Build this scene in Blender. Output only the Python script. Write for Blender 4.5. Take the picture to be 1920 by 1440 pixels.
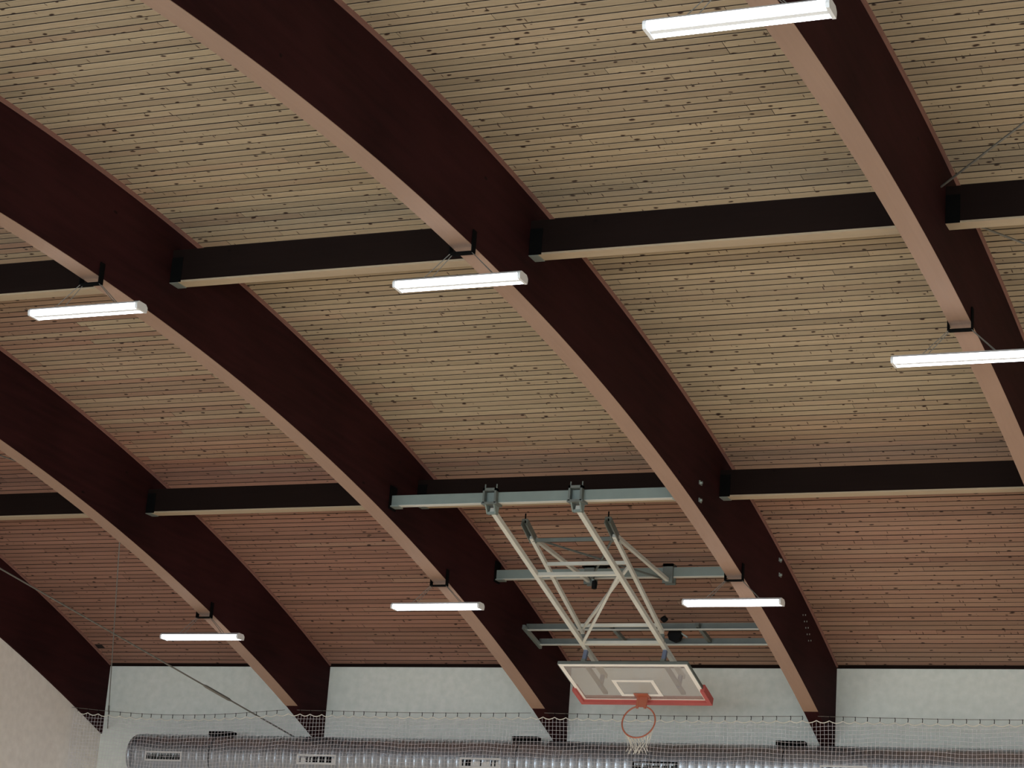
import bpy, math, random
from mathutils import Vector, Matrix

for o in list(bpy.data.objects):
    bpy.data.objects.remove(o, do_unlink=True)
SC = bpy.context.scene
COL = SC.collection
random.seed(7)

# ------------------------------------------------------------------ camera
FPX = 4109.66
CAM = Vector((19.971853, -29.819285, 1.6))
YAW, PITCH, ROLL = -0.41868223, 0.28826188, 0.07448352
fw = Vector((math.sin(YAW)*math.cos(PITCH), math.cos(YAW)*math.cos(PITCH), math.sin(PITCH)))
rt0 = Vector((math.cos(YAW), -math.sin(YAW), 0))
up0 = rt0.cross(fw)
c_, s_ = math.cos(ROLL), math.sin(ROLL)
rt = c_*rt0 + s_*up0
up = -s_*rt0 + c_*up0
cd = bpy.data.cameras.new('camera')
cd.sensor_fit = 'HORIZONTAL'; cd.sensor_width = 36.0
cd.lens = FPX/1920*36.0
cd.clip_start = 0.05; cd.clip_end = 400
cam = bpy.data.objects.new('camera', cd); COL.objects.link(cam)
m = Matrix.Identity(4)
for i in range(3):
    m[i][0] = rt[i]; m[i][1] = up[i]; m[i][2] = -fw[i]; m[i][3] = CAM[i]
cam.matrix_world = m
SC.camera = cam

# ------------------------------------------------------------------ world, sun, exposure
SUN_EL, SUN_STRENGTH, SKY_STRENGTH, LAMP_EMIT = 17.0, 16.5, 0.6, 7.0
FRONT_FILL_W = 3500.0
w = bpy.data.worlds.new('sky'); SC.world = w; w.use_nodes = True
nt = w.node_tree; nt.nodes.clear()
bg = nt.nodes.new('ShaderNodeBackground'); wo = nt.nodes.new('ShaderNodeOutputWorld')
bg.inputs[0].default_value = (0.72, 0.82, 1.0, 1); bg.inputs[1].default_value = SKY_STRENGTH
nt.links.new(bg.outputs[0], wo.inputs[0])
sl = bpy.data.lights.new('sun', 'SUN'); sl.energy = SUN_STRENGTH; sl.angle = math.radians(2.0)
sl.color = (1.0, 0.93, 0.84)
sun = bpy.data.objects.new('sun', sl); COL.objects.link(sun)
el = math.radians(SUN_EL)
sd = Vector((0.32, -math.cos(el), -math.sin(el)))
sun.rotation_euler = sd.to_track_quat('-Z', 'Y').to_euler()
sun.location = (10, 20, 12)
al = bpy.data.lights.new('front_window_daylight', 'AREA'); al.shape = 'RECTANGLE'; al.size = 23.0; al.size_y = 3.9
al.energy = FRONT_FILL_W; al.color = (0.86, 0.94, 1.0)
alo = bpy.data.objects.new('front_window_daylight', al); COL.objects.link(alo)
alo.location = (12.0, -31.0, 3.0); alo.rotation_euler = (math.radians(90), 0, 0)      # added fill outside the unseen front windows, brightens the back wall
SC.view_settings.view_transform = 'Standard'
SC.view_settings.look = 'None'
SC.view_settings.gamma = 1.0
SC.view_settings.use_curve_mapping = False
SC.view_settings.exposure = 0.08

# ------------------------------------------------------------------ roof profile
SP = (5.75444478, -3.81073144, -1.58644889, -0.21189349, -0.03870642)
TP = (6.89305266, -3.78453064, -1.83977892, -0.52217273, -0.14320271)
def poly(c, y):
    t = y/10; return sum(k*t**i for i, k in enumerate(c))
def zs(y): return poly(SP, y)                      # underside of the arches
D0 = poly(TP, -16.5) - poly(SP, -16.5)
def zt(y): return poly(TP, y) if y > -16.5 else zs(y) + D0   # ceiling line
BAY, BW = 4.0, 0.204
HALL_X0, HALL_X1, HALL_Y0 = -0.03, 24.0, -30.6
def bx_(i): return 4.0*i                           # right face of arch i

# ------------------------------------------------------------------ materials
MATS = {}
def nodes(name):
    mt = bpy.data.materials.new(name); mt.use_nodes = True
    n = mt.node_tree; n.nodes.clear()
    out = n.nodes.new('ShaderNodeOutputMaterial'); b = n.nodes.new('ShaderNodeBsdfPrincipled')
    n.links.new(b.outputs[0], out.inputs[0])
    MATS[name] = mt
    return mt, n, b
def N(n, t, **kw):
    x = n.nodes.new(t)
    for k, v in kw.items(): setattr(x, k, v)
    return x
def mixc(n, fac, a, b, mode='MIX'):
    x = n.nodes.new('ShaderNodeMix'); x.data_type = 'RGBA'; x.blend_type = mode
    for s, v in ((0, fac), (6, a), (7, b)):
        if hasattr(v, 'links') or hasattr(v, 'is_linked'): n.links.new(v, x.inputs[s])
        else: x.inputs[s].default_value = v if s == 0 else (*v, 1)
    return x.outputs[2]
def ramp(n, src, p0, p1, c0=(0, 0, 0), c1=(1, 1, 1)):
    r = n.nodes.new('ShaderNodeValToRGB'); n.links.new(src, r.inputs[0])
    r.color_ramp.elements[0].position = p0; r.color_ramp.elements[0].color = (*c0, 1)
    r.color_ramp.elements[1].position = p1; r.color_ramp.elements[1].color = (*c1, 1)
    return r.outputs[0]
def mapping(n, src, scale, rot=(0, 0, 0)):
    mp = n.nodes.new('ShaderNodeMapping'); mp.inputs['Scale'].default_value = scale
    mp.inputs['Rotation'].default_value = rot
    n.links.new(src, mp.inputs[0]); return mp.outputs[0]
def noise(n, vec, scale, detail=4):
    x = n.nodes.new('ShaderNodeTexNoise'); x.inputs['Scale'].default_value = scale
    x.inputs['Detail'].default_value = detail; n.links.new(vec, x.inputs['Vector']); return x.outputs[0]
def plain(name, col, rough=0.5, metal=0.0, var=0.12, scale=6.0, spec=0.5):
    mt, n, b = nodes(name)
    tc = N(n, 'ShaderNodeTexCoord')
    f = noise(n, tc.outputs['Object'], scale)
    dk = tuple(max(0, c*(1-var)) for c in col); lt = tuple(min(1, c*(1+var)) for c in col)
    n.links.new(mixc(n, f, dk, lt), b.inputs['Base Color'])
    b.inputs['Roughness'].default_value = rough; b.inputs['Metallic'].default_value = metal
    b.inputs['Specular IOR Level'].default_value = spec
    return mt
def knotted(name, light, dark, knot, knot_scale, knot_size, use_uv, axis, rough=0.6, tone=False, spec=0.3, joints=False):
    """planed softwood: grain along one axis, scattered knots, tone per board"""
    mt, n, b = nodes(name)
    if use_uv:
        src = N(n, 'ShaderNodeUVMap').outputs[0]
    else:
        src = N(n, 'ShaderNodeTexCoord').outputs['Object']
    gs = {'u': (1.2, 55, 1), 'x': (1.0, 40, 40), 'y': (40, 1.0, 14)}[axis]
    ks = {'u': (0.8, 1.25, 1), 'x': (0.6, 1.2, 1.2), 'y': (1.2, 0.5, 0.9)}[axis]
    g = noise(n, mapping(n, src, gs), 1.0, 5)
    if not use_uv:
        g2 = noise(n, mapping(n, src, tuple(max(0.6, v*0.06) for v in gs)), 1.0, 4)
        ad = N(n, 'ShaderNodeMath', operation='MULTIPLY_ADD'); n.links.new(g2, ad.inputs[0]); ad.inputs[1].default_value = 0.6
        hf = N(n, 'ShaderNodeMath', operation='MULTIPLY'); n.links.new(g, hf.inputs[0]); hf.inputs[1].default_value = 0.4
        n.links.new(hf.outputs[0], ad.inputs[2]); g = ad.outputs[0]
    col = mixc(n, ramp(n, g, 0.32, 0.72), dark, light)
    if tone:
        at = N(n, 'ShaderNodeVertexColor'); at.layer_name = 'tone'
        col = mixc(n, 1.0, col, at.outputs[0], 'MULTIPLY')
    v = N(n, 'ShaderNodeTexVoronoi'); v.feature = 'F1'
    v.voronoi_dimensions = '2D' if use_uv else '3D'
    v.inputs['Scale'].default_value = knot_scale
    wn = noise(n, mapping(n, src, (9, 9, 9)), 1.0, 2)
    vm = N(n, 'ShaderNodeVectorMath', operation='ADD')
    n.links.new(mapping(n, src, ks), vm.inputs[0])
    sc = N(n, 'ShaderNodeVectorMath', operation='SCALE'); sc.inputs['Scale'].default_value = 0.05
    n.links.new(wn, sc.inputs[0]); n.links.new(sc.outputs[0], vm.inputs[1])
    n.links.new(vm.outputs[0], v.inputs['Vector'])
    sep = N(n, 'ShaderNodeSeparateColor'); n.links.new(v.outputs['Color'], sep.inputs[0])
    th = N(n, 'ShaderNodeMath', operation='MULTIPLY'); n.links.new(sep.outputs[0], th.inputs[0]); th.inputs[1].default_value = knot_size
    lt = N(n, 'ShaderNodeMath', operation='DIVIDE'); n.links.new(v.outputs['Distance'], lt.inputs[0]); n.links.new(th.outputs[0], lt.inputs[1])
    k = ramp(n, lt.outputs[0], 0.55, 1.0, (1, 1, 1), (0, 0, 0))
    col = mixc(n, k, col, knot)
    if joints:                       # short dark cross marks where pieces are finger jointed
        v2 = N(n, 'ShaderNodeTexVoronoi'); v2.feature = 'F1'; v2.voronoi_dimensions = '2D'; v2.inputs['Scale'].default_value = 2.6
        n.links.new(mapping(n, src, (3.4, 0.62, 1), (0, 0, 0.12)), v2.inputs['Vector'])
        sp = N(n, 'ShaderNodeSeparateColor'); n.links.new(v2.outputs['Color'], sp.inputs[0])
        t2 = N(n, 'ShaderNodeMath', operation='MULTIPLY'); n.links.new(sp.outputs[1], t2.inputs[0]); t2.inputs[1].default_value = 0.085
        d2 = N(n, 'ShaderNodeMath', operation='DIVIDE'); n.links.new(v2.outputs['Distance'], d2.inputs[0]); n.links.new(t2.outputs[0], d2.inputs[1])
        col = mixc(n, ramp(n, d2.outputs[0], 0.5, 1.0, (0.9, 0.9, 0.9), (0, 0, 0)), col, tuple(c*1.4 for c in knot))
    n.links.new(col, b.inputs['Base Color'])
    b.inputs['Roughness'].default_value = rough
    b.inputs['Specular IOR Level'].default_value = spec
    return mt

knotted('plank_pine', (0.475, 0.392, 0.280), (0.39, 0.316, 0.218), (0.04, 0.02, 0.013), 4.6, 0.135, True, 'u', 0.7, True, 0.2, True)
knotted('pale_lamella', (0.35, 0.230, 0.172), (0.30, 0.194, 0.145), (0.14, 0.085, 0.065), 2.6, 0.10, False, 'y', 0.55)  # light from below on the arch undersides, painted as paler wood
knotted('pale_purlin_board', (0.45, 0.36, 0.25), (0.38, 0.30, 0.21), (0.08, 0.045, 0.03), 2.6, 0.10, False, 'x', 0.55)  # light from below on the purlin undersides, painted as paler wood
knotted('dark_glulam', (0.044, 0.0115, 0.0125), (0.015, 0.0040, 0.0043), (0.008, 0.003, 0.003), 2.2, 0.13, False, 'y', 0.8, False, 0.08)  # shade on the arch sides painted in as near-black wood
knotted('dark_purlin', (0.014, 0.0075, 0.006), (0.008, 0.0042, 0.0036), (0.004, 0.002, 0.002), 2.2, 0.12, False, 'x', 0.8, False, 0.08)  # shade on the purlin sides painted into the wood colour
plain('groove_back', (0.020, 0.010, 0.008), 0.9)
plain('batten_wood', (0.26, 0.125, 0.10), 0.7)
def plaster(name, col, tint):
    mt, n, b = nodes(name)
    tc = N(n, 'ShaderNodeTexCoord')
    big = noise(n, tc.outputs['Object'], 0.45, 3)
    small = noise(n, tc.outputs['Object'], 9.0, 6)
    c = mixc(n, ramp(n, big, 0.35, 0.65), col, tint)
    c = mixc(n, ramp(n, small, 0.3, 0.75), tuple(v*0.9 for v in col), c)
    n.links.new(c, b.inputs['Base Color']); b.inputs['Roughness'].default_value = 0.9
    bp = N(n, 'ShaderNodeBump'); bp.inputs['Strength'].default_value = 0.15; bp.inputs['Distance'].default_value = 0.02
    n.links.new(small, bp.inputs['Height']); n.links.new(bp.outputs[0], b.inputs['Normal'])
plaster('wall_plaster', (0.74, 0.80, 0.765), (0.81, 0.83, 0.81))
plaster('gable_plaster', (0.80, 0.76, 0.725), (0.85, 0.815, 0.785))
plain('floor_wood', (0.62, 0.50, 0.36), 0.45, 0, 0.15, 1.2)
plain('grey_steel', (0.20, 0.25, 0.24), 0.45, 0.0, 0.12)
plain('light_steel', (0.58, 0.59, 0.55), 0.4, 0.0, 0.10)
plain('dull_steel', (0.14, 0.16, 0.15), 0.5, 0.2, 0.2)
plain('galvanised', (0.36, 0.42, 0.40), 0.4, 0.6, 0.2)
plain('black_metal', (0.004, 0.004, 0.004), 0.9, 0.0, spec=0.05)
plain('black_plastic', (0.005, 0.005, 0.006), 0.7, 0.0, spec=0.15)
plain('rod_steel', (0.16, 0.155, 0.14), 0.5, 0.3)
plain('net_cord', (0.70, 0.68, 0.62), 0.9)
plain('net_mesh', (0.62, 0.60, 0.66), 0.9)
plain('white_paint', (0.90, 0.88, 0.85), 0.5, 0, 0.04)
plain('lamp_white', (0.75, 0.77, 0.80), 0.4, 0, 0.03)
plain('red_pad', (0.44, 0.085, 0.075), 0.6, 0, 0.12)
plain('orange_rim', (0.40, 0.12, 0.07), 0.5, 0, 0.1)
plain('blue_steel', (0.13, 0.16, 0.24), 0.5, 0, 0.1)
plain('grille_white', (0.62, 0.62, 0.62), 0.5, 0, 0.05)
plain('window_frame_paint', (0.55, 0.56, 0.56), 0.5, 0, 0.05)
# spiral duct sheet
mt, n, b = nodes('duct_sheet')
tc = N(n, 'ShaderNodeTexCoord')
wv = N(n, 'ShaderNodeTexNoise'); wv.inputs['Scale'].default_value = 2.2; n.links.new(tc.outputs['Object'], wv.inputs['Vector'])
n.links.new(mixc(n, wv.outputs[0], (0.36, 0.40, 0.45), (0.52, 0.56, 0.62)), b.inputs['Base Color'])
b.inputs['Metallic'].default_value = 0.92; b.inputs['Roughness'].default_value = 0.38
bp = N(n, 'ShaderNodeBump'); bp.inputs['Strength'].default_value = 0.12; bp.inputs['Distance'].default_value = 0.02
n.links.new(wv.outputs[0], bp.inputs['Height']); n.links.new(bp.outputs[0], b.inputs['Normal'])
# lamp tube
mt, n, b = nodes('lamp_tube')
b.inputs['Base Color'].default_value = (0.9, 0.93, 1, 1)
tc = N(n, 'ShaderNodeTexCoord'); f = noise(n, tc.outputs['Object'], 3.0)
n.links.new(mixc(n, f, (0.86, 0.93, 1.0), (0.92, 0.96, 1.0)), b.inputs['Emission Color'])
b.inputs['Emission Strength'].default_value = LAMP_EMIT
# glass
def glass(name, tint, opacity, rough):
    mt, n, b = nodes(name)
    out = [x for x in n.nodes if x.type == 'OUTPUT_MATERIAL'][0]
    tr = N(n, 'ShaderNodeBsdfTransparent'); tr.inputs[0].default_value = (0.96, 0.97, 0.96, 1)
    tc = N(n, 'ShaderNodeTexCoord'); f = noise(n, tc.outputs['Object'], 5.0)
    n.links.new(mixc(n, f, tuple(c*0.93 for c in tint), tint), b.inputs['Base Color']); b.inputs['Roughness'].default_value = rough
    mx = N(n, 'ShaderNodeMixShader'); mx.inputs[0].default_value = opacity
    n.links.new(tr.outputs[0], mx.inputs[1]); n.links.new(b.outputs[0], mx.inputs[2]); n.links.new(mx.outputs[0], out.inputs[0])
glass('board_glass', (0.66, 0.60, 0.58), 0.32, 0.15)
glass('window_glass', (0.6, 0.65, 0.65), 0.06, 0.05)

# ------------------------------------------------------------------ mesh helpers
ORG = {}
class MB:
    def __init__(s): s.v = []; s.f = []; s.uv = []; s.tone = []
    def add(s, vs, fs):
        k = len(s.v); s.v += [Vector(p) for p in vs]; s.f += [tuple(i+k for i in f) for f in fs]; return s
    def box(s, x0, x1, y0, y1, z0, z1):
        return s.add([(x0,y0,z0),(x1,y0,z0),(x1,y1,z0),(x0,y1,z0),(x0,y0,z1),(x1,y0,z1),(x1,y1,z1),(x0,y1,z1)],
                     [(0,3,2,1),(4,5,6,7),(0,1,5,4),(1,2,6,5),(2,3,7,6),(3,0,4,7)])
    def bar(s, a, b, w, h=None, upv=(0,0,1), ext=0.0):
        """rectangular bar from a to b, w across, h along upv"""
        a = Vector(a); b = Vector(b); h = w if h is None else h
        d = (b-a).normalized(); a = a-d*ext; b = b+d*ext
        u = Vector(upv); r = d.cross(u)
        if r.length < 1e-4: r = d.cross(Vector((1,0,0)))
        r.normalize(); u = r.cross(d).normalized()
        P = []
        for q in (a, b):
            for i, j in ((-1,-1),(1,-1),(1,1),(-1,1)): P.append(q + r*(w/2*i) + u*(h/2*j))
        return s.add(P, [(0,1,2,3),(7,6,5,4),(0,4,5,1),(1,5,6,2),(2,6,7,3),(3,7,4,0)])
    def tube(s, pts, r, n=6, closed=False, caps=True):
        pts = [Vector(p) for p in pts]; k = len(s.v); m_ = len(pts); pu = None
        for i, p in enumerate(pts):
            if closed: d = pts[(i+1) % m_]-pts[i-1]
            else: d = pts[min(i+1, m_-1)]-pts[max(i-1, 0)]
            d.normalize()
            if pu is None:
                pu = d.orthogonal().normalized()
            pu = (pu - d*pu.dot(d)).normalized(); q = d.cross(pu)
            rr = r[i] if isinstance(r, (list, tuple)) else r
            for j in range(n):
                a = 2*math.pi*j/n; s.v.append(p + pu*(math.cos(a)*rr) + q*(math.sin(a)*rr))
        for i in range(m_ if closed else m_-1):
            for j in range(n):
                a0 = k+i*n; a1 = k+((i+1) % m_)*n
                s.f.append((a0+j, a0+(j+1) % n, a1+(j+1) % n, a1+j))
        if caps and not closed:
            s.f.append(tuple(k+j for j in reversed(range(n)))); s.f.append(tuple(k+(m_-1)*n+j for j in range(n)))
        return s
    def prism(s, poly2, a, b, plane='xz'):
        """polygon in a plane extruded along the third axis from a to b"""
        n_ = len(poly2); P = []
        for t in (a, b):
            for (u, v) in poly2:
                P.append({'xz': (u, t, v), 'yz': (t, u, v), 'xy': (u, v, t)}[plane])
        F = [tuple(range(n_)), tuple(reversed(range(n_, 2*n_)))]
        for i in range(n_): F.append((i, i+n_, (i+1) % n_+n_, (i+1) % n_))
        return s.add(P, F)
    def build(s, name, mat, parent=None, at=(0,0,0), smooth=False):
        org = ORG[parent.name] if parent else Vector(at)
        me = bpy.data.meshes.new(name); me.from_pydata([p-org for p in s.v], [], s.f); me.update()
        if not s.tone:
            import bmesh
            bm = bmesh.new(); bm.from_mesh(me); bmesh.ops.recalc_face_normals(bm, faces=bm.faces); bm.to_mesh(me); bm.free()
        if smooth:
            for p in me.polygons: p.use_smooth = True
        me.materials.append(MATS[mat])
        o = bpy.data.objects.new(name, me); COL.objects.link(o)
        if parent: o.parent = parent
        else: o.location = org
        ORG[o.name] = org
        return o
def tag(o, label=None, cat=None, group=None, kind=None):
    for k, v in (('label', label), ('category', cat), ('group', group), ('kind', kind)):
        if v: o[k] = v
    return o
def thing(name, at, label, cat, group=None):
    o = bpy.data.objects.new(name, None); COL.objects.link(o); o.location = at
    o.empty_display_size = 0.1
    ORG[o.name] = Vector(at); return tag(o, label, cat, group)
def copy_tree(o, loc=None, parent=None):
    c = o.copy(); COL.objects.link(c)
    if parent: c.parent = parent
    if loc is not None: c.location = loc
    ORG[c.name] = Vector(c.location) if parent is None else ORG[parent.name]
    for ch in list(o.children): copy_tree(ch, None, c)
    return c
def struct(o): o['kind'] = 'structure'; return o

# ------------------------------------------------------------------ the hall shell
fl = struct(MB().box(HALL_X0-0.3, HALL_X1+0.3, HALL_Y0-0.3, 0.3, -0.2, 0).build('floor', 'floor_wood'))
WZ0, WZ1 = 0.5, 4.75            # unseen windows added below the duct to let sun onto the floor
wb = MB()
wb.box(HALL_X0-0.3, HALL_X1+0.3, 0, 0.3, WZ1, zt(0)+0.02)
wb.box(HALL_X0-0.3, HALL_X1+0.3, 0, 0.3, 0, WZ0)
piers = [(HALL_X0-0.3, 0.35)] + [(bx_(i)-0.45, bx_(i)+0.25) for i in range(1, 6)] + [(HALL_X1-0.35, HALL_X1+0.3)]
for a, b_ in piers: wb.box(a, b_, 0, 0.3, WZ0, WZ1)
struct(wb.build('wall_back', 'wall_plaster'))
for k in range(len(piers)-1):
    x0, x1 = piers[k][1], piers[k+1][0]
    f = MB()
    for z in (WZ0, (WZ0+WZ1)/2-0.03, WZ1-0.06): f.box(x0, x1, 0.1, 0.18, z, z+0.06)
    for x in (x0, (x0+x1)/2-0.03, x1-0.06): f.box(x, x+0.06, 0.1, 0.18, WZ0, WZ1)
    wf = struct(f.build('window_%d' % (k+1), 'window_frame_paint'))  # unseen window, added to let sun onto the floor
    MB().box(x0, x1, 0.135, 0.145, WZ0, WZ1).build('pane', 'window_glass', wf)
def gable(name, xa, xb, mat):
    pts = [(0.3, 0), (0.3, zt(0)+0.3)]
    ys = [0.3-0.5*i for i in range(63)]
    pts = [(HALL_Y0-0.3, 0), (0.3, 0)] + [(y, zt(min(y, 0))+0.3) for y in ys if y > HALL_Y0-0.3] + [(HALL_Y0-0.3, zt(HALL_Y0)+0.3)]
    return struct(MB().prism(pts, xa, xb, 'yz').build(name, mat))
gable('wall_left', HALL_X0-0.3, HALL_X0, 'gable_plaster')
gable('wall_right', HALL_X1, HALL_X1+0.3, 'gable_plaster')
FZ0, FZ1 = 1.0, 5.0             # unseen windows added behind the camera for the fill light
wf_ = MB()
wf_.box(HALL_X0-0.3, HALL_X1+0.3, HALL_Y0-0.3, HALL_Y0, FZ1, zt(HALL_Y0)+0.3); wf_.box(HALL_X0-0.3, HALL_X1+0.3, HALL_Y0-0.3, HALL_Y0, 0, FZ0)
for a, b_ in piers: wf_.box(a, b_, HALL_Y0-0.3, HALL_Y0, FZ0, FZ1)
struct(wf_.build('wall_front', 'gable_plaster'))
for k in range(len(piers)-1):
    x0, x1 = piers[k][1], piers[k+1][0]
    f = MB()
    for z in (FZ0, FZ1-0.06): f.box(x0, x1, HALL_Y0-0.18, HALL_Y0-0.1, z, z+0.06)
    for x in (x0, (x0+x1)/2-0.03, x1-0.06): f.box(x, x+0.06, HALL_Y0-0.18, HALL_Y0-0.1, FZ0, FZ1)
    wf = struct(f.build('window_%d' % (k+len(piers)), 'window_frame_paint'))  # unseen window, added for the fill light
    MB().box(x0, x1, HALL_Y0-0.145, HALL_Y0-0.135, FZ0, FZ1).build('pane', 'window_glass', wf)

# ------------------------------------------------------------------ ceiling with planks
PITCH_P, GAP, THK = 0.120, 0.0190, 0.022
prof = [(0.0, zt(0.0))]
y = 0.0
rows = []                       # arc stations, one per plank edge
while y > HALL_Y0:
    dz = (zt(y-0.01)-zt(y))/0.01
    ny = y - PITCH_P/math.hypot(1, dz)
    rows.append(((y, zt(y)), (ny, zt(ny)))); y = ny
ce = MB()
ups = []; dns = []
for (a, b_) in rows[::4] + [rows[-1]]:
    ups.append((a[0], a[1]+0.30)); dns.append((a[0], a[1]+0.012))
poly_b = dns + ups[::-1]
k = len(dns)
for t in (HALL_X0-0.02, HALL_X1+0.02):
    for q in dns: ce.v.append(Vector((t, q[0], q[1])))
    for q in ups: ce.v.append(Vector((t, q[0], q[1])))
for i in range(k-1):
    ce.f += [(i, i+1, 2*k+i+1, 2*k+i), (k+i, 3*k+i, 3*k+i+1, k+i+1)]
ceiling = struct(ce.build('ceiling', 'groove_back'))

def proj(p):
    q = Vector(p)-CAM
    d = q.dot(fw)
    return 960+FPX*q.dot(rt)/d, 720-FPX*q.dot(up)/d, d
def plank_geo(mb, row, x0, x1, drop, tone):
    (ya, za), (yb, zb) = row[0], row[1]
    t = Vector((0, yb-ya, zb-za)); L = t.length; t.normalize(); nrm = Vector((0, t.z, -t.y))
    if nrm.z > 0: nrm = -nrm
    A = Vector((0, ya, za)); h = GAP/2; ch = 0.003
    sec = [(h, 0.0), (L-h, 0.0), (L-h, THK-ch), (L-h-ch, THK), (h+ch, THK), (h, THK-ch)]
    k = len(mb.v)
    for x in (x0, x1):
        for (u, d) in sec:
            mb.v.append(A + t*u + nrm*(d-0.010+drop) + Vector((x, 0, 0)))
            mb.uv.append((x+tone[3]*7, row[2]*0.1371+u)); mb.tone.append(tone)
    for i in range(6):
        j = (i+1) % 6; mb.f.append((k+i, k+j, k+6+j, k+6+i))
    mb.f.append(tuple(k+i for i in range(5, -1, -1))); mb.f.append(tuple(k+6+i for i in range(6)))
def plank_build(mb, name, parent):
    o = mb.build(name, 'plank_pine', parent)
    me = o.data
    me.materials.append(MATS['groove_back'])
    for p in me.polygons:                       # groove shade painted on the plank edges, planed face pale
        if p.index % 8 not in (2, 3, 4): p.material_index = 1
    ul = me.uv_layers.new(name='UVMap'); ca = me.color_attributes.new('tone', 'FLOAT_COLOR', 'POINT')
    for lp in me.loops: ul.data[lp.index].uv = mb.uv[lp.vertex_index]
    for i, t in enumerate(mb.tone): ca.data[i].color = (t[0], t[1], t[2], 1)
    return o
def smooth(t, a, b):
    t = max(0, min(1, (t-a)/(b-a))); return t*t*(3-2*t)
rp = random.Random(21)
boards = []
for ri, (a, b_) in enumerate(rows):
    x = HALL_X0 - rp.uniform(0, 4.5)
    while x < HALL_X1:
        L = rp.choice((3.6, 4.2, 4.8, 5.4))
        x0, x1 = max(x, HALL_X0), min(x+L-0.004, HALL_X1)
        x += L
        if x1-x0 < 0.2: continue
        yc = (a[0]+b_[0])/2
        red = min(1.0, 0.80*smooth(yc, -7.2, -4.6) + 0.70*smooth(-(x0+x1)/2, -9.5, -3) + rp.uniform(-0.10, 0.10))  # dimmer areas toward wall and left painted in as redder, darker boards
        red = max(0.0, red)
        v = rp.uniform(0.82, 1.04)
        if rp.random() < 0.12: v *= 0.86
        tn = (v*(1.0-0.24*red), v*(1.0-0.50*red), v*(1.0-0.47*red), rp.random())
        drop = rp.uniform(-0.0015, 0.0015)
        # largest boards in view become parts of their own
        pa = proj((x0, yc, a[1])); pb = proj((x1, yc, a[1])); pm = proj(((x0+x1)/2, yc, a[1]))
        vis = False; area = 0
        if pa[2] > 1 and pb[2] > 1:
            lo, hi = max(0, min(pa[0], pb[0])), min(1920, max(pa[0], pb[0]))
            vy = (pa[1]+pb[1])/2
            if hi > lo and -30 < vy < 1300:
                e0 = proj(((x0+x1)/2, a[0], a[1])); e1 = proj(((x0+x1)/2, b_[0], b_[1]))
                area = (hi-lo)*math.hypot(e0[0]-e1[0], e0[1]-e1[1]) * 0 + (hi-lo)*abs(e0[1]-e1[1])
        boards.append((area, (a, b_, ri), x0, x1, drop, tn))
boards.sort(key=lambda t: -t[0])
rest = MB()
for i, (area, row, x0, x1, drop, tn) in enumerate(boards):
    if i < 300:
        mb = MB(); plank_geo(mb, row, x0, x1, drop, tn); plank_build(mb, 'plank', ceiling)
    else:
        plank_geo(rest, row, x0, x1, drop, tn)
tag(plank_build(rest, 'plank_rows', ceiling), kind='stuff')
MB().box(HALL_X0, HALL_X1, -0.03, 0, zt(0)-0.05, zt(0)-0.004).build('trim_1', 'dark_purlin')['kind'] = 'structure'

# ------------------------------------------------------------------ glulam arches
SOFFIT_THK = 0.006
def sweep(mb, x0, x1, lo, hi, ys):
    k = len(mb.v)
    for y in ys:
        for x, z in ((x0, lo(y)), (x1, lo(y)), (x1, hi(y)), (x0, hi(y))): mb.v.append(Vector((x, y, z)))
    for i in range(len(ys)-1):
        for j in range(4):
            mb.f.append((k+4*i+j, k+4*i+(j+1) % 4, k+4*i+4+(j+1) % 4, k+4*i+4+j))
    e = len(ys)-1
    mb.f += [(k+3, k+2, k+1, k), (k+4*e, k+4*e+1, k+4*e+2, k+4*e+3)]
YS = [-0.004-0.306*i for i in range(101)]
def make_arch(i, label):
    xr = bx_(i)
    t = thing('glulam_arch', (xr-BW/2, -15.2, 0.0+zs(-15.2)), label, 'beam', 'curved glulam arches of the hall roof')
    xl = xr-BW if i else HALL_X0+0.001
    b_ = MB(); sweep(b_, xl, xr, lambda y: zs(y)+(SOFFIT_THK if y < -0.72 and i else 0), lambda y: zt(y)-0.002, YS); b_.build('body', 'dark_glulam', t)
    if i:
        s2 = MB(); sweep(s2, xl, xr, lambda y: zs(y), lambda y: zs(y)+SOFFIT_THK-0.0005, [y for y in YS if y < -0.72])  # strip paints the lit underside; the foot keeps the shaded colour
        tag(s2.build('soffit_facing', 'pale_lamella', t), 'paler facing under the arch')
    for xb in ((xr, xr+0.022), (xr-BW-0.022, xr-BW)):
        if i == 0 and xb[0] < xr-0.1: continue
        c = MB(); sweep(c, xb[0], xb[1], lambda y: zt(y)-0.050, lambda y: zt(y)-0.008, YS); c.build('cornice_batten', 'batten_wood', t)
    return t
arch_labels = {
 0: 'dark curved glulam arch lying against the left gable wall',
 1: 'dark curved glulam arch, the one nearest the left gable arch',
 2: 'dark curved glulam arch carrying the left ends of the grey hoop girders',
 3: 'dark curved glulam arch just right of the basketball backboard',
 4: 'dark curved glulam arch nearest the viewer, at the right edge of the photo'}
arches = {i: make_arch(i, l) for i, l in arch_labels.items()}
# bolts of the girder fixings on the arch right of the hoop
for (y, z) in ((-6.33, 7.90), (-6.32, 7.694), (-2.995, 7.729), (-2.97, 7.538)):
    bb = MB(); bb.box(12.0, 12.012, y-0.045, y+0.045, z-0.025, z+0.02); bb.tube([(12.012, y, z), (12.03, y, z)], 0.018, 6)
    bb.build('bolt', 'galvanised', arches[3])
for k in range(10):
    y = -1.80+0.055*k*0.7; z = 7.27-0.036*k + (0.03 if k % 2 else -0.03)
    MB().tube([(12.0, y+(0.05 if k % 2 else -0.03), z), (12.008, y+(0.05 if k % 2 else -0.03), z)], 0.011, 6).build('nail_head', 'galvanised', arches[3])

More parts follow.
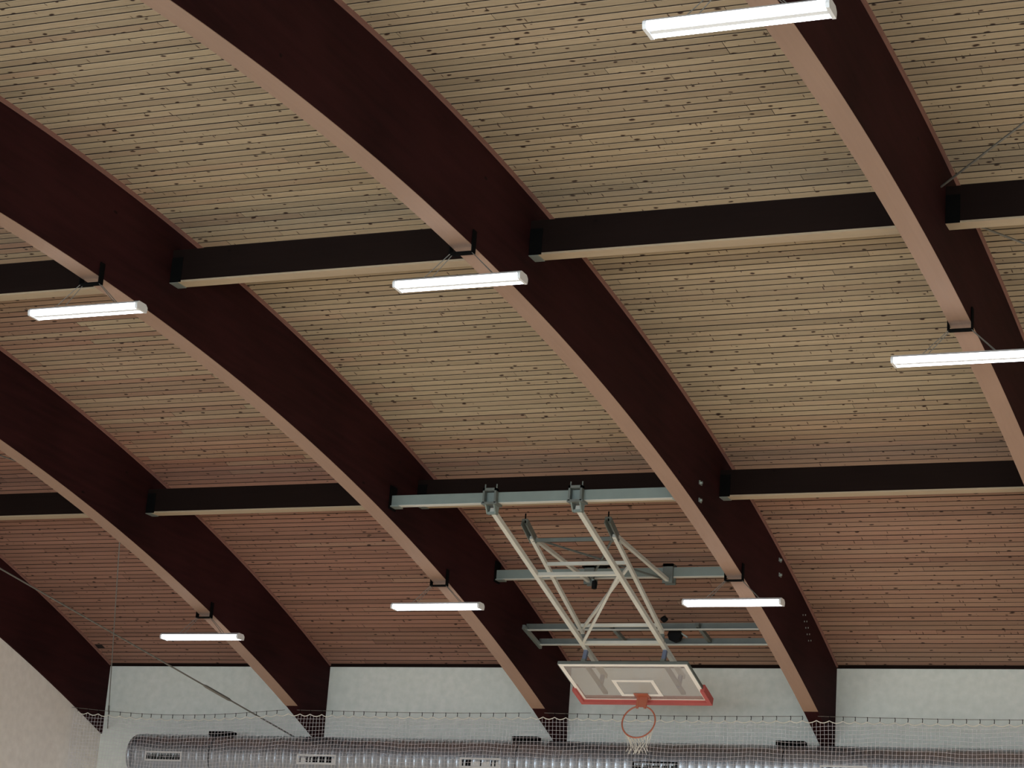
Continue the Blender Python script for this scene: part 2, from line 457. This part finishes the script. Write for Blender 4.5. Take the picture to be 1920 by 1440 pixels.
# ------------------------------------------------------------------ purlins between the arches
def make_purlin(i, row, label):
    y0, zb, zt_ = ((-11.74, 8.750, 9.105), (-5.60, 7.915, 8.245))[row]
    d = 0.16
    x0, x1 = bx_(i)+0.0015, bx_(i+1)-BW-0.0015
    t = thing('purlin', ((x0+x1)/2, y0+d/2, zb), label, 'beam', 'purlins between the arches')
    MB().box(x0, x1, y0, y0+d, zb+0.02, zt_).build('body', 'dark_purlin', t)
    tag(MB().box(x0, x1, y0-0.001, y0+d+0.001, zb, zb+0.02).build('bottom_board', 'pale_purlin_board', t), 'paler underside')  # thin strip paints the lit underside of the purlin
    for (xe, s) in ((x0, 1), (x1, -1)):
        xa, xb = sorted((xe, xe+s*0.13))
        for ya in (y0-0.006, y0+d+0.001): MB().box(xa, xb, ya, ya+0.005, zb+0.001, zb+0.27).build('hanger_plate', 'black_metal', t)
        xa, xb = sorted((xe, xe+s*0.10))
        MB().box(xa, xb, y0-0.006, y0+d+0.006, zb-0.007, zb-0.001).build('hanger_seat', 'galvanised', t)
    return t
P = [(1, 0, 'dark purlin of the upper row at the left edge of the photo'),
     (2, 0, 'dark purlin of the upper row left of the middle hanging lamp'),
     (3, 0, 'longest dark purlin of the upper row, right of the middle hanging lamp'),
     (4, 0, 'dark purlin of the upper row at the right edge of the photo'),
     (0, 1, 'dark purlin of the lower row against the left edge of the photo'),
     (1, 1, 'dark purlin of the lower row left of the grey girder'),
     (2, 1, 'dark purlin of the lower row right behind the grey hoop girder'),
     (3, 1, 'dark purlin of the lower row at the right edge of the photo')]
for a in P:
    if a[0] == 4:
        i, row, lab = a
        y0, zb, zt_ = (-11.74, 8.750, 9.105); d = 0.16; x0, x1 = 16.0015, HALL_X1-0.005
        t = thing('purlin', (18, y0+d/2, zb), lab, 'beam', 'purlins between the arches')
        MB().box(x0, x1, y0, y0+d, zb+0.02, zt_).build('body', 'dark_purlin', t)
        tag(MB().box(x0, x1, y0-0.001, y0+d+0.001, zb, zb+0.02).build('bottom_board', 'pale_purlin_board', t), 'paler underside')  # lit underside painted as a strip, like the other purlins
        for ya in (y0-0.006, y0+d+0.001): MB().box(x0, x0+0.13, ya, ya+0.005, zb+0.001, zb+0.27).build('hanger_plate', 'black_metal', t)
    else: make_purlin(*a)

# ------------------------------------------------------------------ hanging lamps
def make_lamp(at, label):
    t = thing('hanging_lamp', at, label, 'lamp', 'twin tube lamps hung under the arches')
    A = Vector(at)
    def W(mb): mb.v = [p+A for p in mb.v]; return mb
    hx = BW/2
    s = MB()
    for sg in (-1, 1):
        s.box(*sorted((sg*(hx+0.003), sg*(hx+0.015))), -0.036, 0.036, -0.055, 0.15)
    s.box(-hx-0.015, hx+0.015, -0.036, 0.036, -0.068, -0.054)
    W(s).build('strap_bracket', 'black_metal', t)
    for sg in (-1, 1):
        for yy in (-0.05, 0.05):
            W(MB().tube([(sg*(hx+0.005), yy*0.4, -0.064), (sg*0.34, yy, -0.292)], 0.004, 5)).build('wire', 'rod_steel', t)
    h = MB()
    h.prism([(-0.026, -0.362), (0.026, -0.362), (0.034, -0.325), (0.092, -0.318), (0.06, -0.292), (-0.06, -0.292), (-0.092, -0.318), (-0.034, -0.325)], -0.60, 0.60, 'yz')
    W(h).build('housing', 'lamp_white', t)
    for yy in (-0.062, 0.062):
        W(MB().tube([(-0.60, yy, -0.347), (0.60, yy, -0.347)], 0.025, 10)).build('tube', 'lamp_tube', t, smooth=False)
    for sg in (-1, 1):
        c = MB(); c.prism([(-0.085, -0.372), (0.085, -0.372), (0.094, -0.34), (0.092, -0.318), (0.06, -0.292), (-0.06, -0.292), (-0.092, -0.318), (-0.094, -0.34)], *sorted((sg*0.602, sg*0.628)), 'yz')
        W(c).build('end_cap', 'lamp_white', t)
    return t
LAMPS = [(3, -13.0, 'twin tube lamp hanging in the middle of the upper row'),
         (2, -12.95, 'twin tube lamp hanging at the left end of the upper row'),
         (4, -10.56, 'glowing tube lamp hanging at the right edge of the photo'),
         (4, -17.5, 'large twin tube lamp cut by the top edge of the photo'),
         (1, -3.67, 'tube lamp hanging lowest at left, above the duct end'),
         (2, -4.53, 'tube lamp hanging left of the folded hoop frame'),
         (3, -4.57, 'tube lamp hanging right of the folded hoop frame')]
first = None
for (i, y, lab) in LAMPS:
    loc = (bx_(i)-BW/2, y, zs(y))
    if first is None: first = make_lamp(loc, lab)
    else:
        c = copy_tree(first, loc); c['label'] = lab

# ------------------------------------------------------------------ steel girders for the hoop
def girder(y, z0, z1, label):
    t = thing('steel_girder', (9.9, y, z0), label, 'girder', 'grey girders of the hoop')
    x0, x1 = 8.003, 11.793
    MB().box(x0, x1, y, y+0.08, z0, z1).build('tube', 'grey_steel', t)
    tag(MB().box(x0+0.01, x1-0.01, y-0.004, y+0.084, z0-0.008, z0).build('bottom_flange', 'light_steel', t), 'lighter lower edge')
    for xe, s in ((x0, 1), (x1, -1)):
        a, b_ = sorted((xe-s*0.002, xe+s*0.012))
        MB().box(a, b_, y-0.05, y+0.13, z0-0.05, z1+0.12).build('end_plate', 'black_metal', t)
        a, b_ = sorted((xe, xe+s*0.12)); MB().box(a, b_, y-0.03, y+0.11, z0-0.024, z0-0.0085).build('angle', 'galvanised', t)
    return t
girder(-6.32, 7.738, 7.862, 'pale grey steel girder carrying the tops of the hoop masts')
girder(-2.99, 7.535, 7.655, 'grey steel girder behind the braces of the hoop frame')
# rail frame close to the wall
t = thing('rail_frame', (9.9, -1.6, 6.95), 'pair of parallel steel rails just above the backboard', 'rails')
for (y, z) in ((-1.86, 7.045), (-1.36, 6.93)):
    MB().box(8.003, 11.793, y, y+0.07, z, z+0.012).build('rail_flange', 'light_steel', t)
    MB().box(8.003, 11.793, y+0.055, y+0.07, z+0.012, z+0.10).build('rail_web', 'dull_steel', t)
for x in (8.003, 11.753):
    e = MB(); e.bar((x+0.02, -1.95, 7.075), (x+0.02, -1.28, 6.915), 0.04, 0.06); e.build('end_channel', 'galvanised', t)
for x in (9.30, 10.55):
    MB().bar((x, -1.9, 7.105), (x, -1.28, 6.985), 0.05, 0.05).build('cross_tie', 'dull_steel', t)

# ------------------------------------------------------------------ folded basketball goal
XL, XR = 9.36, 10.47; XC = (XL+XR)/2
TH = math.radians(17.5)
E_ = Vector((0, math.cos(TH), -math.sin(TH))); NV = Vector((0, -math.sin(TH), -math.cos(TH)))
G = thing('basketball_goal', (XC, -6.28, 7.74), 'folded-up basketball goal with glass backboard hanging from grey girders', 'basketball goal')
H = Vector((0, -6.28, 7.655))                       # hinge line
def M_(x, s, off=0.0): return H + E_*s + NV*off + Vector((x, 0, 0))
smast = (-3.05+6.28)/math.cos(TH)
for x in (XL, XR):
    MB().bar(M_(x, 0.0), M_(x, 4.35), 0.058, 0.058, NV).build('mast', 'light_steel', G)
sbar = (-4.78+6.28)/math.cos(TH)
MB().bar(M_(XL, sbar), M_(XR, sbar), 0.045, 0.045, NV).build('crossbar', 'light_steel', G)
MB().bar(M_(XL, smast), M_(XR, smast), 0.045, 0.045, NV).build('crossbar', 'light_steel', G)
MB().bar(M_(XR, sbar, 0.01), M_(XL, smast, 0.01), 0.035, 0.035, NV).build('diagonal', 'light_steel', G)
# second pair of arms
def A_(x, k, dz=0.0): return Vector((x, -5.02+(5.02-3.06)*k, 7.61+(6.775-7.61)*k+dz))
for x in (XL, XR):
    MB().bar(A_(x, 0), A_(x, 1.0), 0.048, 0.048).build('arm', 'light_steel', G)
    MB().bar(A_(x, 1.0, -0.02), M_(x, smast), 0.06, 0.02).build('knuckle', 'dull_steel', G)
    br = MB()
    for dx in (-0.036, 0.036): br.bar((x+dx, -5.27, 7.745), (x+dx, -4.93, 7.585), 0.012, 0.09)
    br.bar((x, -5.27, 7.785), (x, -4.93, 7.625), 0.08, 0.012)
    br.build('bracket', 'dull_steel', G)
    MB().tube([(x, -5.25, 7.74), (x, -5.25, 7.86)], 0.010, 6).build('pin', 'black_metal', G)
    MB().bar((x+0.02, -4.97, 7.61), (x+0.02, -2.95, 7.475), 0.045, 0.045).build('brace', 'light_steel', G)
    gc = MB()
    gc.box(x-0.05, x+0.09, -3.03, -2.995, 7.44, 7.70); gc.box(x-0.05, x+0.09, -2.905, -2.875, 7.44, 7.70); gc.box(x-0.05, x+0.09, -3.03, -2.875, 7.66, 7.70)
    gc.build('rear_clamp', 'dull_steel', G)
    # clamp round the front girder
    c = MB()
    for dx in (-0.075, 0.075): c.box(x+dx-0.012, x+dx+0.012, -6.40, -6.325, 7.715, 7.90)
    c.box(x-0.087, x+0.087, -6.40, -6.325, 7.868, 7.90)
    c.box(x-0.10, x+0.10, -6.40, -6.22, 7.700, 7.728)
    c.build('clamp', 'dull_steel', G)
    hg = MB()
    for dx in (-0.055, 0.055): hg.prism([(-6.37, 7.70), (-6.22, 7.70), (-6.24, 7.60), (-6.30, 7.60)], x+dx-0.008, x+dx+0.008, 'yz')
    hg.box(x-0.06, x+0.06, -6.30, -6.26, 7.60, 7.63)
    hg.build('hinge', 'grey_steel', G)
    for dx in (-0.075, 0.075):
        MB().tube([(x+dx, -6.36, 7.90), (x+dx, -6.36, 7.955)], 0.008, 6).build('bolt', 'galvanised', G)
MB().bar(A_(XL, 0.03), A_(XR, 0.03), 0.042, 0.042).build('crossbar', 'dull_steel', G)
MB().bar(A_(XL, 0.27), A_(XR, 0.27), 0.042, 0.042).build('crossbar', 'light_steel', G)
MB().bar(A_(XL, 0.93, 0.01), A_(XR, 0.93, 0.01), 0.042, 0.042).build('crossbar', 'light_steel', G)
MB().bar(A_(XR, 0.30), A_(XL, 0.97), 0.033, 0.033).build('diagonal', 'light_steel', G)
MB().bar((XL+0.05, -4.93, 7.60), (XR-0.05, -3.02, 7.50), 0.022, 0.022).build('stay', 'dull_steel', G)
MB().bar((XR-0.05, -4.93, 7.60), (XL+0.05, -3.02, 7.50), 0.022, 0.022).build('stay', 'dull_steel', G)
# backboard: origin at the top middle, s runs down the board, NV out of its face
BT = Vector((XC-0.005, -3.0, 6.375))
def B_(u, s, o=0.0): return BT + Vector((u, 0, 0)) + E_*s + NV*o
def slab(mb, u0, u1, s0, s1, o0, o1):
    P_ = [B_(u, s, o) for o in (o0, o1) for (u, s) in ((u0, s0), (u1, s0), (u1, s1), (u0, s1))]
    return mb.add(P_, [(0,1,2,3),(7,6,5,4),(0,4,5,1),(1,5,6,2),(2,6,7,3),(3,7,4,0)])
W2, HB = 0.90, 1.05
bd = slab(MB(), -W2, W2, 0, HB, 0, 0.012).build('backboard', 'board_glass', G)
fr = MB()
slab(fr, -W2, W2, 0, 0.055, 0.012, 0.016); slab(fr, -W2, -W2+0.055, 0.055, HB, 0.012, 0.016); slab(fr, W2-0.055, W2, 0.055, HB, 0.012, 0.016); slab(fr, -W2+0.055, W2-0.055, HB-0.05, HB, 0.012, 0.016)
tag(fr.build('border_line', 'white_paint', bd), 'white painted border')
ef = MB()
slab(ef, -W2-0.006, W2+0.006, -0.006, 0, -0.03, 0.010); slab(ef, -W2-0.012, -W2, 0, HB, -0.03, 0.014); slab(ef, W2, W2+0.012, 0, HB, -0.03, 0.014); slab(ef, -W2-0.012, W2+0.012, HB, HB+0.014, -0.03, 0.014)
ef.build('edge_frame', 'dull_steel', bd)
sq = MB(); q0, q1 = 0.45, 0.91
slab(sq, -0.295, 0.295, q0, q0+0.05, 0.012, 0.016); slab(sq, -0.295, -0.245, q0+0.05, q1-0.05, 0.012, 0.016); slab(sq, 0.245, 0.295, q0+0.05, q1-0.05, 0.012, 0.016); slab(sq, -0.295, 0.295, q1-0.05, q1, 0.012, 0.016)
tag(sq.build('target_square', 'white_paint', bd), 'white painted rectangle')
pd = MB()
slab(pd, -W2-0.035, W2+0.035, HB-0.03, HB+0.045, -0.05, 0.055)
for sg in (-1, 1):
    slab(pd, *sorted((sg*(W2-0.02), sg*(W2+0.035))), HB-0.36, HB-0.03, -0.05, 0.055)
tag(pd.build('edge_pad', 'red_pad', bd), 'red foam edge padding')
for x in (XL, XR):
    u = x-BT.x
    MB().bar(B_(u, 0.02, -0.02), M_(x, 3.55), 0.05, 0.05, (1, 0, 0)).build('standoff', 'blue_steel', G)
    MB().bar(B_(u, 0.72, -0.02), M_(x, 4.25), 0.05, 0.05, (1, 0, 0)).build('standoff', 'blue_steel', G)
    slab(MB(), u-0.03, u+0.03, -0.02, 0.95, -0.06, -0.03).build('back_rail', 'dull_steel', G)
# rim
RS = HB-0.13
rm = MB(); slab(rm, -0.10, 0.10, RS-0.10, RS+0.06, 0.017, 0.03)
for dx in (-0.06, 0.06): rm.bar(B_(dx, RS, 0.03), B_(dx*0.9, RS, 0.19), 0.03, 0.03, E_)
slab(rm, -0.075, 0.075, RS-0.01, RS+0.012, 0.03, 0.17)
RC = B_(0, RS, 0.015+0.15+0.225)
rim = rm.build('rim_bracket', 'orange_rim', G)
ring = [RC + Vector((1, 0, 0))*(0.232*math.cos(a)) + NV*(0.232*math.sin(a)) for a in [2*math.pi*k/40 for k in range(40)]]
MB().tube(ring, 0.011, 8, closed=True).build('rim', 'orange_rim', G, smooth=True)
rn = random.Random(3); nm = MB()
for k in range(12):
    a0 = math.radians(22+136*k/11)
    p = RC + Vector((1, 0, 0))*(0.234*math.cos(a0)) + NV*(0.234*math.sin(a0))
    for d_ in (-1, 1):
        low = RC + NV*0.25 + Vector((0.42*(p.x-RC.x)+d_*0.03+rn.uniform(-0.02, 0.02), 0.06+rn.uniform(0, 0.08), -0.07-rn.uniform(0, 0.06)))
        hang = [p.lerp(low, t_) + Vector((0, 0.05, 0))*math.sin(t_*math.pi) for t_ in (0, 0.25, 0.5, 0.75, 1)]
        lo2 = low + Vector((d_*0.03, 0.0, -0.05-rn.uniform(0, 0.03)))
        nm.tube(hang + [lo2], 0.0034, 4)
tag(nm.build('hoop_net', 'net_cord', G), 'white cord net drooping from the rim')

# winch parts on the girders
t = thing('winch_motor', (9.40, -2.95, 7.665), 'black winch motor on top of the rear grey girder', 'motor')
mm = MB(); mm.box(9.27, 9.58, -3.02, -2.88, 7.668, 7.74); mm.build('body', 'black_plastic', t)
MB().tube([(9.58, -2.95, 7.705), (9.72, -2.95, 7.705)], 0.03, 10).build('drum', 'black_plastic', t)
t = thing('limit_switch', (9.47, -3.05, 7.40), 'small black limit switch hanging under the rear girder', 'switch')
MB().bar((9.42, -3.05, 7.527), (9.47, -3.05, 7.47), 0.05, 0.02).build('bracket', 'galvanised', t)
MB().tube([(9.47, -3.05, 7.475), (9.475, -3.05, 7.45), (9.475, -3.05, 7.37), (9.475, -3.05, 7.36)], [0.03, 0.036, 0.036, 0.02], 10).build('body', 'black_plastic', t)
t = thing('cable_pulley', (10.08, -1.33, 7.0), 'black octagonal pulley housing between the rails above the backboard', 'pulley')
MB().tube([(10.08, -1.47, 7.05), (10.08, -1.375, 7.05)], 0.10, 8).build('housing', 'black_plastic', t)
MB().bar((10.16, -1.42, 7.08), (10.26, -1.42, 7.02), 0.03, 0.02).build('lug', 'galvanised', t)
t = thing('pulley_ball', (10.05, -1.83, 7.16), 'small black ball stop above the octagonal pulley', 'stop')
bs = MB(); bs.tube([(10.05, -1.83, 7.145+0.10*k/8) for k in range(9)], [max(0.004, 0.055*math.sin(math.pi*k/8)) for k in range(9)], 10); bs.build('ball', 'black_plastic', t, smooth=True)
MB().tube([(10.05, -1.83, 7.148), (10.05, -1.83, 7.16)], 0.012, 6).build('stem', 'black_metal', t)

# ------------------------------------------------------------------ wind bracing rods
def rod(a, b_, r, tb, label):
    a = Vector(a); b_ = Vector(b_)
    t = thing('bracing_rod', a, label, 'bracing rod', 'thin steel bracing rods')
    MB().tube([a, b_], r, 6).build('rod', 'rod_steel', t)
    if tb:
        p, q = a.lerp(b_, tb[0]), a.lerp(b_, tb[1])
        MB().tube([p, p.lerp(q, 0.1), p.lerp(q, 0.9), q], [r, r*2, r*2, r], 6).build('turnbuckle', 'rod_steel', t)
    e = MB(); d = (b_-a).normalized(); e.bar(b_-d*0.10, b_, 0.05, 0.012); e.build('end_lug', 'rod_steel', t)
rod((3.79, -0.03, 5.62), (0.005, -6.0, 8.06), 0.0125, (0.20, 0.27), 'long diagonal steel rod crossing in front of the left gable arch')
rod((0.10, -0.02, 5.84), (3.79, -5.82, 7.55), 0.008, (0.10, 0.14), 'thin upright looking rod rising from the left wall corner')
rod((3.79, -6.1, 8.05), (0.005, -11.6, 8.95), 0.010, None, 'thin rod at the left edge above the lower purlin')
rod((16.005, -11.95, 9.02), (21.0, -17.9, 9.30), 0.011, (0.25, 0.29), 'thin rod rising to the right above the upper right purlin')
rod((16.005, -11.40, 8.95), (21.0, -5.9, 8.10), 0.011, None, 'thin rod falling to the right below the upper right purlin')

# ------------------------------------------------------------------ ventilation duct
DY, DZ, DR = -0.50, 5.355, 0.335
D = thing('air_duct', (8.0, DY, DZ-DR), 'round silver ventilation duct running along the back wall', 'duct')
X0, X1 = 1.0, HALL_X1-0.02
pts, rad = [], []
for xx, rr in ((X0, 0.02), (X0, 0.22), (X0+0.012, 0.30), (X0+0.05, DR-0.006), (X0+0.09, DR)):
    pts.append((xx, DY, DZ)); rad.append(rr)
body = MB()
def lathe_x(mb, prof_, n_=40):
    k = len(mb.v)
    for (x, r) in prof_:
        for j in range(n_):
            a = 2*math.pi*j/n_; mb.v.append(Vector((x, DY+r*math.cos(a), DZ+r*math.sin(a))))
    for i in range(len(prof_)-1):
        for j in range(n_): mb.f.append((k+i*n_+j, k+i*n_+(j+1) % n_, k+(i+1)*n_+(j+1) % n_, k+(i+1)*n_+j))
    mb.f.append(tuple(k+j for j in range(n_))); mb.f.append(tuple(k+(len(prof_)-1)*n_+j for j in range(n_)))
    return mb
lathe_x(MB(), [(X0, 0.24), (X0+0.012, 0.305), (X0+0.04, DR-0.008), (X0+0.08, DR)]).build('end_cap', 'duct_sheet', D, smooth=True)
pr = []; x = X0+0.08
while x < X1-0.2:
    pr += [(x, DR), (x+0.10, DR), (x+0.112, DR+0.006), (x+0.124, DR)]; x += 0.136
body = lathe_x(MB(), pr, 36).build('body', 'duct_sheet', D, smooth=True)
def grille(xc, dark, label):
    g = thing('duct_grille', (xc, DY-DR, 5.25), label, 'vent', 'grilles set into the duct')
    w_, h0, h1, yf = 0.325, 5.24, 5.385, DY-DR-0.012
    f = MB()
    yb = DY-DR+0.035
    f.box(xc-w_, xc+w_, yf, yb, h1-0.022, h1); f.box(xc-w_, xc+w_, yf, yb, h0, h0+0.022); f.box(xc-w_, xc-w_+0.022, yf, yb, h0+0.022, h1-0.022); f.box(xc+w_-0.022, xc+w_, yf, yb, h0+0.022, h1-0.022)
    f.build('frame', 'black_plastic' if dark == 2 else 'grille_white', g)
    MB().box(xc-w_+0.022, xc+w_-0.022, yf+0.014, yf+0.018, h0+0.022, h1-0.022).build('back', 'black_plastic' if dark else 'grille_white', g)
    rr = random.Random(int(xc*10))
    x = xc-w_+0.04
    while x < xc+w_-0.05:
        ww = rr.choice((0.018, 0.018, 0.03, 0.08)) if not dark else 0.01
        if rr.random() < 0.72 or dark:
            MB().box(x, x+ww, yf+0.004, yf+0.0135, h0+0.03, h1-0.03).build('slat', 'black_plastic' if not dark else 'dull_steel', g)
        x += ww + (0.035 if not dark else 0.03)
grille(1.71, 1, 'dark slotted grille on the left end of the duct')
grille(4.36, 0, 'white framed grille on the duct below the second arch foot')
grille(7.02, 0, 'white framed grille on the duct left of the hoop')
grille(9.67, 2, 'black grille on the duct directly below the hoop net')
grille(12.35, 0, 'pale grille at the bottom edge of the photo, right of the hoop')
for xc, lab in ((2.55, 'black hanger saddle on the duct near its left end'), (7.60, 'black hanger saddle on the duct left of the third arch foot'), (11.54, 'black hanger saddle on the duct left of the fourth arch foot')):
    t = thing('duct_saddle', (xc, DY-0.05, DZ+DR), lab, 'bracket', 'saddles on the duct')
    MB().box(xc-0.20, xc+0.20, DY-0.14, DY+0.02, DZ+DR-0.015, DZ+DR+0.045).build('saddle', 'black_metal', t)
    MB().tube([(xc-0.05, DY+DR*1.02*math.cos(a)*-1, DZ+DR*1.02*math.sin(a)) for a in [math.radians(d) for d in range(-60, 100, 16)]], 0.004, 5).build('band', 'black_metal', t)
    MB().bar((xc, DY, DZ+DR+0.02), (xc, -0.002, DZ+DR+0.02), 0.04, 0.02).build('wall_arm', 'black_metal', t)

# ------------------------------------------------------------------ safety net in front of the duct
NY = -0.93
def wire_z(x):
    k = (x % 4.0)/4.0
    base = 6.030
    if x < 4: return base - 0.10*math.sin(math.pi*min(1, max(0, (x)/3.8)))
    return base - 0.02*math.sin(math.pi*k)
Nn = thing('safety_net', (9.5, NY, 3.2), 'fine pale ball net hung on hooks in front of the duct', 'net')
xe = 19.5
hp = []; x = 0.12
rn = random.Random(5)
while x < xe: hp.append(x); x += 0.185+rn.uniform(-0.02, 0.02)
tc_ = []
for i in range(len(hp)-1):
    for k in range(6):
        u = k/6; xx = hp[i]+(hp[i+1]-hp[i])*u
        tc_.append((xx, NY, wire_z(xx)-0.058-0.030*math.sin(math.pi*u)))
tag(MB().tube(tc_, 0.0068, 5).build('edge_cord', 'net_cord', Nn), 'white scalloped upper cord')
def top_z(x):
    import bisect
    i = min(max(bisect.bisect(hp, x)-1, 0), len(hp)-2); u = max(0, min(1, (x-hp[i])/(hp[i+1]-hp[i])))
    return wire_z(x)-0.058-0.030*math.sin(math.pi*u)
nm = MB(); MS = 0.055; NB = 3.2
def wob(x, z): return 0.012*math.sin(x*3.1+z*2)+0.008*math.sin(x*7.7-z*5)
x = 0.06
while x < xe-0.2:
    pts = []; z = top_z(x)
    while z > NB: pts.append((x+wob(z, x)*0.8, NY+0.02*math.sin(x*2.3), z)); z -= 0.22
    nm.tube(pts, 0.0022, 3, caps=False); x += MS
z = 5.90
while z > NB:
    pts = []; x = 0.06
    while x < xe-0.2: pts.append((x, NY+0.02*math.sin(x*2.3), z + wob(x, z) - (0.10*math.sin(math.pi*x/3.8) if x < 3.8 else 0))); x += 0.22
    nm.tube(pts, 0.0022, 3, caps=False); z -= MS
tag(nm.build('mesh', 'net_mesh', Nn), kind='stuff')
for i in range(5):
    xa, xb = bx_(i)+0.002, bx_(i+1)-BW-0.002
    MB().tube([(xa+(xb-xa)*k/24, NY, wire_z(xa+(xb-xa)*k/24)) for k in range(25)], 0.004, 5).build('carrier_wire', 'rod_steel', Nn)
h0 = None
for x in hp:
    if x > 1 and (x % 4.0) > 4.0-BW: continue
    if h0 is None:
        h0 = MB().tube([(x, NY, wire_z(x)+0.006), (x+0.006, NY-0.004, wire_z(x)-0.02), (x, NY, wire_z(x)-0.062)], 0.0052, 5).build('hook', 'black_metal', Nn)
        hx0, hz0 = x, wire_z(x)
    else:
        c = h0.copy(); COL.objects.link(c); c.parent = Nn; c.location = (x-hx0, 0, wire_z(x)-hz0)
